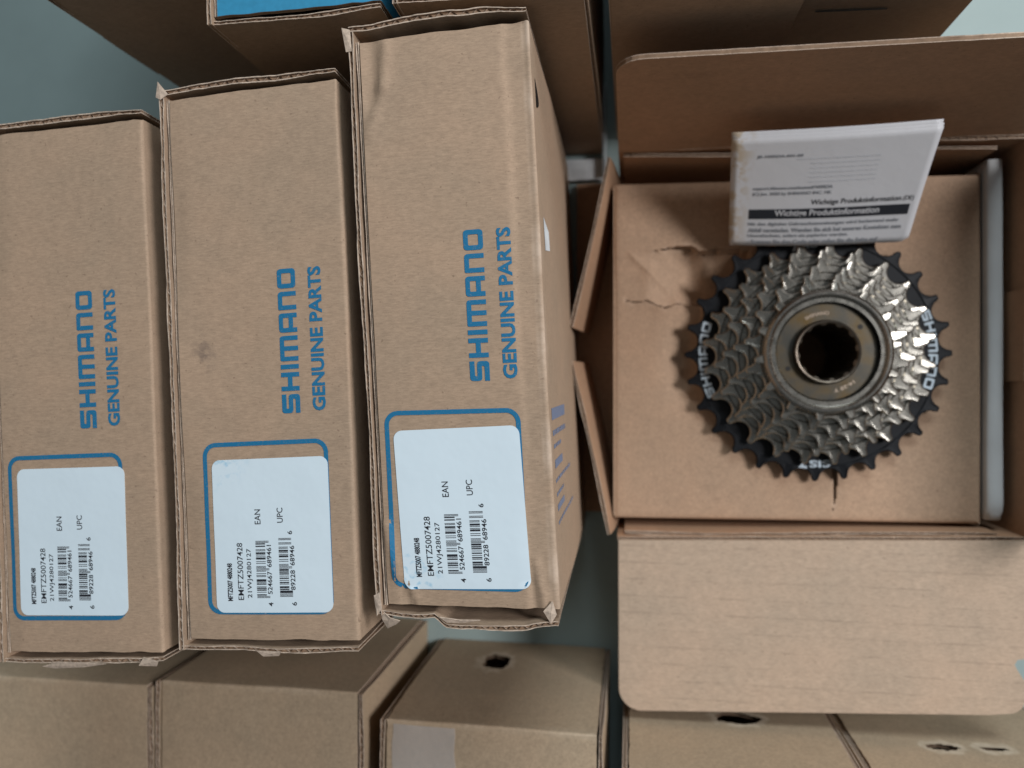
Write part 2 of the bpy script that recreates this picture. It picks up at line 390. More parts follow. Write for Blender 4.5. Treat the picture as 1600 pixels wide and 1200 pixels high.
    def top(s, x, y):
        W, L = s.W, s.L; k = s.seed
        z = nz(x, y, .018, k) * .5 + nz(x, y, .06, k) * .12
        ed = max(0, (abs(y) - L / 2 + 16) / 16); z -= ed ** 2 * (.45 + .5 * nz(x, y, .05, k))
        z -= .5 * math.exp(-((x + W / 2 - 3.6) / 3) ** 2) * (.5 + nz(0, y, .03, k))
        if s.extra: z += s.extra(x, y)
        return z
    def side(s, y, z):
        return (nz(y, z, .02, s.seed + 2) * .6 + .7 * math.sin(math.pi * min(1, max(0, z / s.h)))) 
    def top_map(s, x, y, off=.09): return (x, y, s.h + s.top(x, y) + off)
    def side_map(s, y, z, off=.09): return (s.W / 2 + s.side(y, z) + off, y, z)

def pose(x, y, z, rz, rx, ry, h):
    m = Matrix.Rotation(rz, 4, 'Z') @ Matrix.Rotation(rx, 4, 'X') @ Matrix.Rotation(ry, 4, 'Y')
    m.translation = Vector((x, y, z)) * S; return m @ Matrix.Translation((0, 0, -h * S))
def at(x, y, rz=0, z=0):
    m = Matrix.Rotation(rz, 4, 'Z'); m.translation = Vector((x, y, z)) * S; return m

def put_text(mb, s, mp, x_base, height, y0, y1, bold=0.0, data=None):
    """lettering that reads along +y with letter tops towards -x"""
    vs, fs = data or text2d(s, bold)
    mb.tris([mp(x_base - ty * height, y0 + tx * (y1 - y0)) for tx, ty in vs], fs)
def frame_strip(mb, mp, x0, y0, x1, y1, r, wd, seg=14):
    def dense(lp):
        out = []
        for i, p in enumerate(lp):
            q = lp[(i + 1) % len(lp)]; n = max(1, int(math.dist(p, q) / 3))
            out += [(p[0] + (q[0] - p[0]) * k / n, p[1] + (q[1] - p[1]) * k / n) for k in range(n)]
        return out
    a = rect_round(x0, y0, x1, y1, r, 8); b_ = rect_round(x0 + wd, y0 + wd, x1 - wd, y1 - wd, max(.3, r - wd), 8)
    o, i_ = [], []
    for k in range(len(a)):
        p, p2, q, q2 = a[k], a[(k + 1) % len(a)], b_[k], b_[(k + 1) % len(a)]; n = max(1, int(math.dist(p, p2) / 2))
        for j in range(n):
            t = j / n; o.append((p[0] + (p2[0] - p[0]) * t, p[1] + (p2[1] - p[1]) * t)); i_.append((q[0] + (q2[0] - q[0]) * t, q[1] + (q2[1] - q[1]) * t))
    mb.strip([mp(*p) for p in o], [mp(*p) for p in i_], closed=True)

def dress(c, dx, dy, sx, sy, srot, stain=None, sw=37.4, sh=46.9):
    """blue print and white sticker on the folded panel"""
    pr = lambda x, y: c.top_map(x + dx, y + dy, .13)
    mb = MB(); put_text(mb, None, pr, 10.55, 5.8, -17.0, 26.8, data=LOGO); mb.build('brand_lettering', 'blue', c.root)
    mb = MB(); put_text(mb, 'GENUINE PARTS', pr, 18.7, 4.2, -16.6, 26.8, .034); mb.build('parts_lettering', 'blue', c.root)
    mb = MB(); frame_strip(mb, pr, -21.7, -77.8, 18.8, -25.0, 4.2, 1.35); mb.build('printed_frame', 'blue', c.root)
    ca, sa = math.cos(srot), math.sin(srot)
    def sm(x, y, off=.22): return c.top_map(sx + x * ca - y * sa, sy + x * sa + y * ca, off)
    mb = MB(); out = rect_round(-sw / 2, -sh / 2, sw / 2, sh / 2, 2.6, 6)
    # sticker as a grid clipped to the rounded outline
    ys = sorted(set([round(p[1], 4) for p in out] + lin(-sh / 2 + 2.6, sh / 2 - 2.6, 24)))
    def half(y):
        e = abs(y) - (sh / 2 - 2.6); return sw / 2 - (2.6 - math.sqrt(max(0, 2.6 ** 2 - e ** 2)) if e > 0 else 0)
    mb.grid(lambda u, v: sm(u * half(v), v), lin(-1, 1, 20), ys)
    mb.strip([sm(half(v), v) for v in ys], [sm(half(v), v, .02) for v in ys]); mb.strip([sm(-half(v), v, .02) for v in ys], [sm(-half(v), v) for v in ys])
    st = mb.build('label_sticker', sticker_mat('sticker_paper', stain), c.root)
    it = lambda x, y: sm(x, y, .30)
    mb = MB(); put_text(mb, 'MFTZ5007 4880248', it, -13.2, 1.7, -19.8, -8.3, .03); mb.build('lettering', 'black_ink', st)
    mb = MB(); put_text(mb, 'EMFTZ5007428', it, -9.6, 1.85, -19.5, -2.1, .004); mb.build('lettering', 'black_ink', st)
    mb = MB(); put_text(mb, '21WJ4280127', it, -6.5, 1.85, -18.9, -3.9, .004); mb.build('lettering', 'black_ink', st)
    mb = MB(); put_text(mb, 'EAN', it, -3.4, 1.9, 3.5, 8.0, .004); put_text(mb, 'UPC', it, 3.8, 1.9, 3.8, 8.3, .004); mb.build('lettering', 'black_ink', st)
    for code, xa, xb, ya, yb, guard in ((ean13('4524667689461'), -5.3, -2.2, -18.9, -1.6, (0, 2, 46, 48, 92, 94)), (upca('689228689466'), 2.1, 5.1, -18.6, -.9, tuple(range(0, 10)) + (46, 48) + tuple(range(85, 95)))):
        mb = MB(); mdl = (yb - ya) / 95
        for i, ch in enumerate(code):
            if ch == '1':
                x1 = xb + (1.1 if i in guard else 0); a, b_ = ya + i * mdl, ya + (i + 1.0) * mdl
                mb.poly([it(xa, a), it(x1, a), it(x1, b_), it(xa, b_)])
        mb.build('barcode', 'black_ink', st)
    mb = MB()
    for s_, xb, ya, yb in (('4', -.2, -21.5, -20.3), ('524667', -.3, -17.8, -10.9), ('689461', -.3, -9.6, -2.9), ('6', 7.3, -21.3, -20.2), ('89228', 7.1, -16.6, -10.6), ('68946', 7.1, -9.2, -3.2), ('6', 6.6, .2, 1.3)):
        put_text(mb, s_, it, xb, 1.5, ya, yb, .01)
    mb.build('lettering', 'black_ink', st)

# the three labelled cartons standing on edge
def crush3(x, y):
    z = 0
    z -= .75 * (1 / (1 + math.exp(-(x - 19.6 - .7 * nz(0, y, .05, 3)) * 2.2))) * (1 - .55 * max(0, min(1, (20 - y) / 70)))   # pressed strip along the fold
    def ridge(x1, y1, x2, y2, a, wd):
        t = max(0, min(1, ((x - x1) * (x2 - x1) + (y - y1) * (y2 - y1)) / ((x2 - x1) ** 2 + (y2 - y1) ** 2)))
        return a * math.exp(-((x - x1 - t * (x2 - x1)) ** 2 + (y - y1 - t * (y2 - y1)) ** 2) / wd ** 2)
    z += ridge(-15.5, 82, -17, 70, .9, 1.5) + ridge(-17, 70, -22, 56, .7, 1.4) - ridge(-20, 82, -20.5, 66, .9, 2.4)
    z += ridge(-22.5, -60, -20, -80, .9, 1.2) - ridge(-20, -78, -17, -83, .8, 1.5) + ridge(-17.5, -76, -14.5, -83, .6, .9)
    z += ridge(21, -70, 23, -83, .6, 1.2) - ridge(19.5, -76, 20, -84, .5, 1.0)
    return z
def skew(kt, kb, L=172):
    return lambda x, y, z: (x, y + x * (kt * (y / L + .5) + kb * (.5 - y / L)), z)
WARP = skew(.022, -.045)
c3 = Carton('labelled_carton', 'nearest kraft carton with white barcode sticker, crushed corners, beside the open carton', 54, 174.6, 160, pose(-51.6, 19.0, 161.5, R(2.98), R(.40), R(.52), 160), 1, group='labelled cartons standing on edge', crush=1.0, disp=crush3, wearw=1.15, flare=1.0, fold=1.4, end_drop=(-.2, .5), bulge=lambda e, u: (3.0 * min(1, max(0, (u - 17) / 3)) - 1.5 * min(1, max(0, (u - 44) / 8))) if e else 1.6 * min(1, max(0, (u - 2) / 20)))
dress(c3, 0, -1.3, .1, -55.2, R(1.5), stain=(-15, -76, 160))
WARP = skew(.03, 0)
c2 = Carton('labelled_carton', 'kraft carton with white barcode sticker, middle of the three blue printed cartons', 58, 174.6, 158.5, pose(-112.6, 5.9, 159.9, R(2.35), R(.32), R(.55), 158.5), 2, group='labelled cartons standing on edge', crush=.2, wearw=.1, top_mat='smudged')
dress(c2, 2.7, 1.8, 2.6, -52.0, R(.1), stain=(-14, -28, 160))
WARP = None
c1 = Carton('labelled_carton', 'kraft carton with white barcode sticker, leftmost and cut off by the photo edge', 57.4, 174.6, 157, pose(-177, -1.4, 158.6, R(2.78), R(-.39), R(.34), 157), 3, group='labelled cartons standing on edge', crush=.35, wearw=.1)
dress(c1, -1.7, 4.1, -1.3, -48.7, R(-.3), sw=37.8)
def shred(c, pts, zoff, name='torn_liner'):
    n = len(pts); mb = MB(); cx = sum(p[0] for p in pts) / n; cy = sum(p[1] for p in pts) / n
    for i in range(n):
        a, b_ = pts[i], pts[(i + 1) % n]
        mb.poly([(a[0], a[1], c.h + a[2]), (b_[0], b_[1], c.h + b_[2]), (cx, cy, c.h + zoff)])
    mb.build(name, 'edge', c.root, .25, 0)
WARP = skew(.022, -.045)
shred(c3, [(-26.5, -85.3, -1), (-23, -87.8, .2), (-20, -88.6, .1), (-21.5, -89.9, -.6), (-24.5, -91.5, -1.6), (-25.6, -88.9, -.8)], -.2)
shred(c3, [(-27.6, -81.3, .1), (-25.8, -80.3, .3), (-25.4, -85.3, .2), (-27.2, -87.7, -.4)], .35)
shred(c3, [(-8, -87.0, .3), (-2, -87.6, .4), (4, -87.5, .2), (-1, -88.5, -.2), (-6, -88.7, -.2)], .1)
shred(c3, [(22.5, -84.3, .1), (25.3, -81.3, 0), (26.2, -85.3, -.6), (24.5, -87.9, -.4)], .2)
shred(c3, [(-27.4, 81.3, .3), (-25.6, 81.3, .4), (-25.9, 87.8, .2), (-28.4, 88.7, .3)], .5)
WARP = None
shred(c1, [(-8, -86.9, .1), (2, -87.2, .2), (9, -87.5, .1), (1, -88.7, -.4), (-10, -89.3, -.8), (-14, -88.6, -.5)], -.1)
shred(c1, [(22, -85.3, .1), (27, -86.6, .2), (26, -88.3, -.5), (20, -88.1, -.2)], .1)
WARP = skew(.03, 0)
shred(c2, [(-4, -87.2, .1), (4, -87.5, .1), (3, -88.9, -.6), (-2, -89.1, -.4)], 0)
shred(c2, [(-29.6, 85.3, .2), (-28, 84.3, .4), (-25.5, 85.8, .2), (-28.4, 89.8, .8)], .6)
WARP = None
# faded print, a hole and a scrap of sticker on the nearest carton's right face
WARP = skew(.022, -.045)
def side_quad(mb, ya, yb, za, zb, n=10):
    mb.grid(lambda u, v: c3.side_map(ya + (yb - ya) * v, za + (zb - za) * u), lin(0, 1, n), lin(0, 1, 3))
mb = MB()
for ya, yb, z0, z1 in ((-30.5, -27, 153, 112), (-35.2, -33.6, 152, 112), (-39, -37.8, 151, 128), (-45, -42.5, 150, 126), (-49.3, -48.2, 150, 100), (-53.5, -52.4, 149, 126), (-58, -56, 148, 126), (-62, -61, 148, 94)):
    if abs(ya - yb) > 1.9: side_quad(mb, ya, yb, z0, z1)
    else:
        z = z0
        while z > z1:
            l_ = random.uniform(3, 9); side_quad(mb, ya, yb, z, max(z1, z - l_), 3); z -= l_ + 1.3
mb.build('side_print', 'paleblue', c3.root)
mb = MB(); mb.grid(lambda u, v: c3.side_map(20 + v * 10 - u * 4 * (v - .5), 148 - u * 14, .12), lin(0, 1, 5), lin(0, 1, 4)); mb.build('sticker_scrap', 'white', c3.root)
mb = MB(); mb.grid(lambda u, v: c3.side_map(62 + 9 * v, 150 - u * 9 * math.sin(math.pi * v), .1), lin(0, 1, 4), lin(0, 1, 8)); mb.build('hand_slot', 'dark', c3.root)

WARP = None
# ------------------------------------------------------------------ cartons behind (top of the picture)
def front(name, label, xl, xr, yf, h, seed, rz=0, **k):
    W = xr - xl; L = 172
    mw = at(xl, yf, rz) @ Matrix.Translation((W / 2 * S, L / 2 * S, 0)); return Carton(name, label, W, L, h, mw, seed, group='plain cartons behind the labelled ones', wearw=.2, **k)
cB = front('carton', 'kraft carton with bright blue top panel behind the middle labelled carton', -131.5, -74.5, 112.5, 156, 5, R(1.2), top_mat='bluecard', top_gap=.8, end_drop=(0, .6))
cA = front('carton', 'kraft carton at the far left of the back row, shaded end with notched edge', -194, -136, 129, 158, 6)
cC = front('carton', 'shaded kraft carton behind the nearest labelled carton, over the white card strip', -70, -13.2, 113, 159, 7, flare=.3)
cD = front('carton', 'kraft carton behind the back flap of the open carton', -6.8, 54, 120, 159, 8, flare=.3)
cE = front('carton', 'rightmost kraft carton of the back row with a cut slit in its end', 55, 109.5, 124, 158, 9, flare=.3)
mb = MB(); board(mb, (-194.4, 129.9, 86), (1, 0, 0), (0, 0, 1), 3.0, 34, 1.6, 3, 3); mb.build('tab', BM, cA.root)
cA_tab = mb
for o in [x for x in bpy.data.objects if x.name.startswith('tab') and x.type == 'MESH' and x.parent == cA.root]:
    o.matrix_parent_inverse = cA.root.matrix_world.inverted()
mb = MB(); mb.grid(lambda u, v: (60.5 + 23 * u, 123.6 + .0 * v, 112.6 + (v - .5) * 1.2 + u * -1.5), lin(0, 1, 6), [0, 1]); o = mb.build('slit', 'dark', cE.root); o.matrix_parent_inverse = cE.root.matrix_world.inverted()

# ------------------------------------------------------------------ cartons in the near row (bottom of the picture)
def near(label, xl, xr, yb, h, seed, rz=0, keep=None, depth=70, holes=()):
    Lx = xr - xl; mw = at((xl + xr) / 2, yb - depth / 2, R(90) + rz)
    return Carton('plain_carton', label, depth, Lx, h, mw, seed, mk='olive', group='plain cartons in the near row', wearw=.5, keep=keep, holes=holes, top_gap=.6, flare=.4)
HOLES = {}
def ragged(cy, cz, ry, rz, k):
    def f(y, z):
        a = math.atan2((z - cz) / rz, (y - cy) / ry); d_ = math.hypot((y - cy) / ry, (z - cz) / rz)
        return d_ > 1 + .28 * nz(math.cos(a) * 2, math.sin(a) * 2, 1, k)
    return f
cF = near('plain carton below the leftmost labelled carton at the lower left corner', -276, -190.8, -122, 95, 11)
cG = near('plain carton with a raw right edge below the middle labelled carton', -189.5, -102, -119.5, 95, 12)
cH = near('plain carton with clear tape and a round finger hole below the nearest labelled carton', -95.5, -10.2, -129, 95, 13, R(-.6), keep=ragged(9, 29, 6.0, 9, 1), holes=[(9, 29, 6.0, 9)])
cI = near('plain carton with a torn hole under the left half of the ribbed front flap', -3, 83.6, -140.5, 95, 14, keep=ragged(-3.8, 46, 9, 5, 2), holes=[(-3.8, 46, 9, 5)])
f1, f2 = ragged(8, 56, 6, 2.4, 3), ragged(-11, 55, 5, 1.4, 4)
cJ = near('pale lit plain carton with two torn slots in the lower right corner', 85.8, 172, -142.5, 95, 15, keep=lambda y, z: f1(y, z) and f2(y, z), holes=[(8, 56, 6, 2.4), (-11, 55, 5, 1.4)])
mb = MB(); mb.grid(lambda u, v: (cH.W / 2 - 1.5 - u * 60, 13 + 25 * (1 - v) + .8 * nz(u * 9, v, 1, 2), cH.h + cH.top(cH.W / 2 - 2 - u * 60, 13 + 25 * (1 - v)) + .45 + .12 * nz(u * 20, v * 8, 1, 5)), lin(0, 1, 24), lin(0, 1, 12))
mb.build('tape', 'tape', cH.root)

# ------------------------------------------------------------------ the open carton
oc = thing('open_carton', 'open kraft carton with flaps spread, holding the freewheel', 'box', at(72, 16))
oc_inv = oc.matrix_world.inverted()
def fin(o): o.matrix_parent_inverse = oc_inv; return o
IM = mats_for('inner')
mb = MB(); mb.grid(lambda u, v: (u, v, 2.0), lin(-5, 152, 3), lin(-64, 97, 3)); fin(mb.build('base_panel', 'inner', oc, 1.5, -1))
mb = MB(); board(mb, (152, 96.5, 2), (-157, 2.2, 0), (0, 0, 1), 157, 52, 1.9, 30, 6); fin(mb.build('back_wall', IM, oc))
mb = MB(); board(mb, (143, 93.4, 4), (-146, 3.2, 0), (0, -.0, 1), 146, 47, 1.6, 30, 4, lambda u, v: (0, -.03 * u if 0 else 0, .5 * math.sin(u * .05))); fin(mb.build('inner_back_panel', IM, oc))
mb = MB(); board(mb, (-5.5, -64.8, 2), (157, 4.5, 0), (0, 0, 1), 157.5, 51, 1.9, 30, 6); fin(mb.build('front_wall', IM, oc))
mb = MB(); board(mb, (-2.5, -61.8, 4), (146, 3.0, 0), (0, -.02, 1), 146, 46, 1.5, 40, 4, lambda u, v: (0, nz(u, 0, .2, 3) * .5 * v / 46, .6 * math.sin(u * .04) * v / 46)); fin(mb.build('inner_front_panel', IM, oc))
# right wall with a cut tab
mb = MB(); board(mb, (152.8, -62, 2), (0, 1, 0), (0, 0, 1), 159.5, 52, 1.9, 30, 5)
fin(mb.build('right_wall', IM, oc))
mb = MB(); board(mb, (150.9, 1.2, 30), (0, 1, 0), (.03, 0, 1), 36, 25.5, 1.9, 8, 3); fin(mb.build('tab', IM, oc))
# right flap standing up and out
mb = MB(); board(mb, (154.5, -58, 54), (0, 1, 0), (.42, 0, .9), 148, 62, 1.9, 10, 4); fin(mb.build('right_flap', IM, oc))
# back flap, nearly upright, rounded top corner
t_ = math.atan2(9.5, 69); fy = Matrix(((1, 0, 0, 0), (0, math.sin(t_), -math.cos(t_), 0), (0, math.cos(t_), math.sin(t_), 0), (0, 0, 0, 1)))
out = [(-5, 0), (152, -1.5), (152, 68), (70, 69.5)] + [(4 + 9 * math.cos(R(a)) - 0 , 60.5 + 9 * math.sin(R(a))) for a in (90, 105, 120, 135, 150, 165, 180)]
out = [(x, y + (.25 * nz(x, 0, .3, 4) if y > 60 else 0)) for x, y in ([(-5, 0), (152, -1.5)] + [(x, 68 + (150 - x) * .012) for x in lin(152, 6, 50)] + [(4 + 9 * math.cos(R(a)), 60.7 + 9 * math.sin(R(a))) for a in (100, 115, 130, 145, 160, 175)])]
fb = poly_board('back_flap', out, 1.9, IM, oc, Matrix.Translation((0, 97.5, 54.2)) @ fy); fin(fb)
# front flap, spread almost flat, rounded corners and a cut notch
def arc(cx, cy, r, a0, a1, n=8): return [(cx + r * math.cos(R(a0 + (a1 - a0) * k / n)), cy + r * math.sin(R(a0 + (a1 - a0) * k / n))) for k in range(n + 1)]
out = [(-5, 0)] + arc(4.2, -61.2, 9, 180, 270) + [(x, -70.2 + (x - 5) * .052) for x in lin(12, 138, 12)] + arc(144, -55.5, 7, 275, 350) + [(151.5, -51), (148, -45.5), (147, -43.5), (148, -41.5), (154, -40.5), (153, 4.6)]
ff = poly_board('front_flap', out, 1.9, ['flap', 'core', 'edge'], oc, Matrix.Translation((0, -65.2, 55.2)) @ Matrix.Rotation(R(-1.0), 4, 'X')); fin(ff)
# two side flaps on the left, splayed outwards
for (y0, y1) in ((96, 24.3), (-63.5, 9.8)):
    dv = Vector((-16, y1 - y0, 0)); ln = dv.length
    sgn = -1 if y1 < y0 else 1
    mb = MB()
    def wf(u, v, ln=ln, sgn=sgn): 
        k = u / ln; return (0, nz(u, 1, .3, 2) * .2 * (v / 42), sgn * .5 * math.sin(math.pi * k))
    board(mb, (-4.5, y0, 8), dv, (-.10, 0, 1), ln, 45.5, 1.8, 24, 5, wf); fin(mb.build('side_flap', IM, oc))
mb = MB(); board(mb, (-26, -62, 2.2), (1, 0, 0), (0, 1, 0), 20.5, 160, 1.8, 4, 10); fin(mb.build('left_flap', IM, oc))

# ------------------------------------------------------------------ insert the freewheel sits on, torn on its left side
FX, FY = 75.6, 12.6
def seg_d(px, py, pl):
    best = (1e9, 0)
    tot = sum(math.dist(a, b_) for a, b_ in zip(pl, pl[1:])); run = 0
    for a, b_ in zip(pl, pl[1:]):
        l_ = math.dist(a, b_); t = max(0, min(1, ((px - a[0]) * (b_[0] - a[0]) + (py - a[1]) * (b_[1] - a[1])) / l_ ** 2))
        dd = math.dist((px, py), (a[0] + t * (b_[0] - a[0]), a[1] + t * (b_[1] - a[1])))
        if dd < best[0]: best = (dd, (run + t * l_) / tot)
        run += l_
    return best
CR = [([(-2, 36.2), (2, 35.3), (6.8, 36.0), (10.5, 34.2), (14.9, 32.9), (19, 34.6), (30, 34)], .35, 1.2), ([(10, 57.2), (18, 58.6), (25.7, 58.9), (28, 57), (31.1, 56.2), (36, 57.4), (46, 56.5)], .35, 1.5), ([(83.6, -53), (84.6, -46), (84.4, -36)], .15, 2.3)]
def tray_keep(x, y):
    if math.hypot(x - FX, y - FY) < 24: return False
    for pl, w0, w1 in CR:
        dd, t = seg_d(x, y, pl)
        if dd < (w0 + (w1 - w0) * t) * (.85 + .4 * nz(x, y, .35, 5)) * .62: return False
    return True
def tray_wear(x, y):
    if x > 48 and not (70 < x < 98 and y < -34): return 0
    d_ = min(seg_d(x, y, pl)[0] for pl, a_, b_ in CR)
    return max(0, 1 - d_ / 2.6) * max(0, .15 + .7 * nz(x, y, .4, 9))
def crack_y(pl, x):
    for a, b_ in zip(pl, pl[1:]):
        if a[0] <= x <= b_[0]: return a[1] + (b_[1] - a[1]) * (x - a[0]) / (b_[0] - a[0])
    return pl[0][1] if x < pl[0][0] else pl[-1][1]
def sstep(a, b_, x):
    t = max(0, min(1, (x - a) / (b_ - a))); return t * t * (3 - 2 * t)
def tray_z(x, y):
    z = 41.5 + nz(x, y, .02, 8) * .7
    y1, y2 = crack_y(CR[0][0], x), crack_y(CR[1][0], x)
    if y1 <= y <= y2 and x < 50:
        t = (y - y1) / max(1, y2 - y1)
        z -= 12 * sstep(6, 28, x) * (math.sin(math.pi * (.12 + .76 * t)) ** .8)
        cr = abs((y - 55.8) + (x + .1) * .95) / 1.4; z += .9 * math.exp(-min(cr, 9)) * sstep(-3, 2, x) * sstep(22, 14, x)
        z += nz(x, y, .12, 4) * 1.6 * sstep(2, 14, x)
    else:
        if y < y1 and x < 30: z += .9 * math.exp(-(y1 - y) / 4) * sstep(0, 14, x) - 1.5 * sstep(12, 28, x) * math.exp(-(y1 - y) / 9)
        if y > y2 and x < 46: z += .7 * math.exp(-(y - y2) / 3) * sstep(10, 25, x)
    z -= 5.5 * math.exp(-((x - 25) / 8) ** 2 - ((y - 10) / 15) ** 2)
    ddd, t = seg_d(x, y, CR[2][0]); z -= .5 * t * math.exp(-ddd / 4)
    e = min(x + 7, y + 57.5, 140.8 - x, 86.5 - y); z -= .9 * math.exp(-e / .8)
    return z
tr = thing('cardboard_insert', 'flat torn cardboard insert under the freewheel inside the open carton', 'insert', at(67, 15))
tinv = tr.matrix_world.inverted()
mb = MB(); mb.grid(lambda x, y: (x, y + (x - 67) * -.012 * (1 if y > 15 else -.8) * abs(y - 15) / 72, tray_z(x, y)), lin(-7, 140.8, 270), lin(-57.5, 86.5, 264), keep=tray_keep, wear=tray_wear)
o = mb.build('torn_panel', 'tray', tr, .9, -1); o.matrix_parent_inverse = tinv
mb = MB(); mb.grid(lambda x, y: (x, y, tray_z(x, y) - 3.2), lin(-6, 140, 120), lin(-56.5, 85.5, 116), keep=lambda x, y: math.hypot(x - FX, y - FY) > 26); o = mb.build('lower_panel', 'tray', tr, .8, -1); o.matrix_parent_inverse = tinv
mb = MB()
for a, b_ in (((-7, -57), (-7, 86)), ((-7, -57.4), (140, -56)), ((140.4, -57), (140.4, 86)), ((-7, 86.4), (140, 85))):
    mb.strip([(*a, 40.9), (*b_, 40.9)], [(*a, 3.2), (*b_, 3.2)])
o = mb.build('skirt', 'tray', tr, .8, 0); o.matrix_parent_inverse = tinv

# ------------------------------------------------------------------ freewheel
fw = thing('freewheel', 'seven speed bicycle freewheel with bright metal sprockets and a black largest sprocket', 'freewheel', at(FX, FY, R(0), 43.2))
PT = 1.821
def sprocket(n, z, t, rin, name, mkey, phase, tipv=.12, bev=.45):
    rp = n * PT; rg = 4.5; a = 2 * math.pi / n; pts = []
    rnd = random.Random(n)
    for k in range(n):
        th = phase + k * a; c = Vector((rp * math.cos(th), rp * math.sin(th))); rad = Vector((math.cos(th), math.sin(th))); tan = Vector((-rad.y, rad.x))
        cc = c + rad * 1.3
        for j in range(13):
            ph = R(-80 + 160 * j / 12); q = cc - rad * rg * math.cos(ph) + tan * rg * math.sin(ph); pts.append(q)
        tip = rp + 2.0 + rnd.uniform(-.3, .15); hw = .95 + rnd.uniform(-.1, .12); sk = rnd.choice((-.12, 0, .12))
        th2 = th + a / 2
        for o_, dr in ((-hw, -.25), (-hw * .5, 0), (hw * .5, 0), (hw, -.25)):
            ang = th2 + (o_ + sk) / rp; pts.append(Vector((math.cos(ang), math.sin(ang))) * (tip + dr))
    m_ = len(pts); nor = []
    for i in range(m_):
        e = (pts[(i + 1) % m_] - pts[i - 1]).normalized(); nor.append(Vector((e.y, -e.x)))
    tilt = [rnd.choice((.04, .1, .2, .34)) for _ in range(n + 1)]
    drop = lambda p: tilt[int(((math.atan2(p.y, p.x) - phase) % (2 * math.pi)) / a)] * max(0, p.length - (rp - 1.5))
    ring = lambda ins, zz, k=0: [(p.x - q.x * ins, p.y - q.y * ins, zz - k * drop(p)) for p, q in zip(pts, nor)]
    def circ(r, zz): return [(p.normalized().x * r, p.normalized().y * r, zz) for p in pts]
    mb = MB(); rr = rp - 4.0
    R0, R1, R2, R3 = ring(bev, z + t, 1), ring(0, z + t - bev * .7, 1), ring(0, z + .2), ring(bev, z)
    mb.strip(R1, R0, 0, True, True); mb.strip(R2, R1, 0, True, True); mb.strip(R3, R2, 0, True, True)
    mb.strip(R0, circ(rr, z + t), 0, False, True); mb.strip(circ(rr, z + t), circ(rr - .5, z + t - .35), 0, False, True); mb.strip(circ(rr - .5, z + t - .35), circ(rin, z + t - .35), 0, False, True)
    mb.strip(circ(rr, z), R3, 0, False, True); mb.strip(circ(rin, z), circ(rr, z), 0, False, True); mb.strip(circ(rin, z + t - .35), circ(rin, z), 0, True, True)
    return mb.build(name, mkey, fw)
def lathe(prof, seg=96, wob=None, k=1.0):
    prof = [(r_ * k, z_) for r_, z_ in prof]
    mb = MB(); us = lin(0, 2 * math.pi, seg)
    for (r0, z0), (r1, z1) in zip(prof, prof[1:]):
        f = wob or (lambda a, r, z: r)
        mb.strip([(f(a, r0, z0) * math.cos(a), f(a, r0, z0) * math.sin(a), z0) for a in us], [(f(a, r1, z1) * math.cos(a), f(a, r1, z1) * math.sin(a), z1) for a in us], 0, True)
    return mb
teeth = [28, 24, 22, 20, 18, 16, 14]; zs = [1.2, 4.8, 8.1, 11.4, 14.7, 18.0, 21.2]
for i, (n, z) in enumerate(zip(teeth, zs)):
    s_ = sprocket(n, z, 2.6 if i else 2.2, (n * PT - 12) if i < 6 else 19.5, 'sprocket', 'blacksteel' if i == 0 else 'steel', R(225) + .02 * (i % 3))
    if i == 0: big = s_; s_['label'] = 'black largest sprocket with white lettering'
    if i < 6:
        zt = zs[i + 1]; r = teeth[i + 1] * PT - 6.5
        lathe([(r, zt + .2), (r, z + 1)]).build('spacer', 'dark', fw)
lathe([(30, 1), (30, -1), (23, -1), (23, -30), (12, -30)]).build('freewheel_body', 'ring', fw)
lathe([(22.3, 20.10), (22.6, 23.00), (22.2, 24.30), (21.4, 24.90), (20.6, 24.90), (20.0, 24.40), (19.7, 23.40), (19.6, 21.10)], k=1.08).build('outer_ring', 'ring', fw)
lathe([(19.8, 21.20), (19.6, 19.60), (17.6, 19.60)], k=1.08).build('groove', 'dark', fw)
lathe([(17.9, 19.20), (17.7, 21.00), (17.3, 21.30), (11.7, 21.30), (11.6, 20.80)], k=1.08).build('bearing_cone', 'oily', fw)
spl = lambda a, r, z: r - (.55 * max(0, math.sin(a * 12)) ** .6 if r < 11.8 and z < 23.2 else 0)
lathe([(12.2, 20.40), (12.1, 23.70), (11.7, 24.10), (11.2, 23.90), (10.7, 23.10), (10.6, 19.60), (10.6, 2), (11.8, 1.9), (11.8, -28)], 192, spl, 1.02).build('splined_bore', 'bore', fw)
for a in (38, 204):
    mb = lathe([(1.0, 21.38), (.01, 21.38)], 20); mb.v = [(x + 15.8 * math.cos(R(a)), y + 15.8 * math.sin(R(a)), z) for x, y, z in mb.v]; mb.build('pin_hole', 'dark', fw)
def arc_text(data, r_base, hgt, a_mid, span, z, mkey, name, parent, out=True):
    vs, fs = data; mb = MB()
    def mp(tx, ty):
        a = R(a_mid) - (tx - .5) * span / r_base; rr = r_base + ty * hgt
        return (rr * math.cos(a), rr * math.sin(a), z)
    mb.tris([mp(*q) for q in vs], fs); return mb.build(name, mkey, parent)
zt = 1.2 + 2.2 - .35 + .09
arc_text(LOGO, 43.6, 3.6, 183, 31, zt + .32, 'tooth_print', 'lettering', big)
arc_text(LOGO, 43.6, 3.6, 2, 31, zt + .32, 'tooth_print', 'lettering', big)
for am in (272, 94): arc_text(text2d('SIS', .03), 44.0, 3.0, am, 8, zt + .32, 'tooth_print', 'lettering', big)
for am in (264, 100): arc_text(text2d('Z', .06), 43.6, 4.0, am, 3.6, zt + .32, 'tooth_print', 'index_mark', big)
arc_text(text2d('SHIMANO', .02), 14.6, 1.4, 104, 9, 21.42, 'edge', 'stamped_lettering', fw)
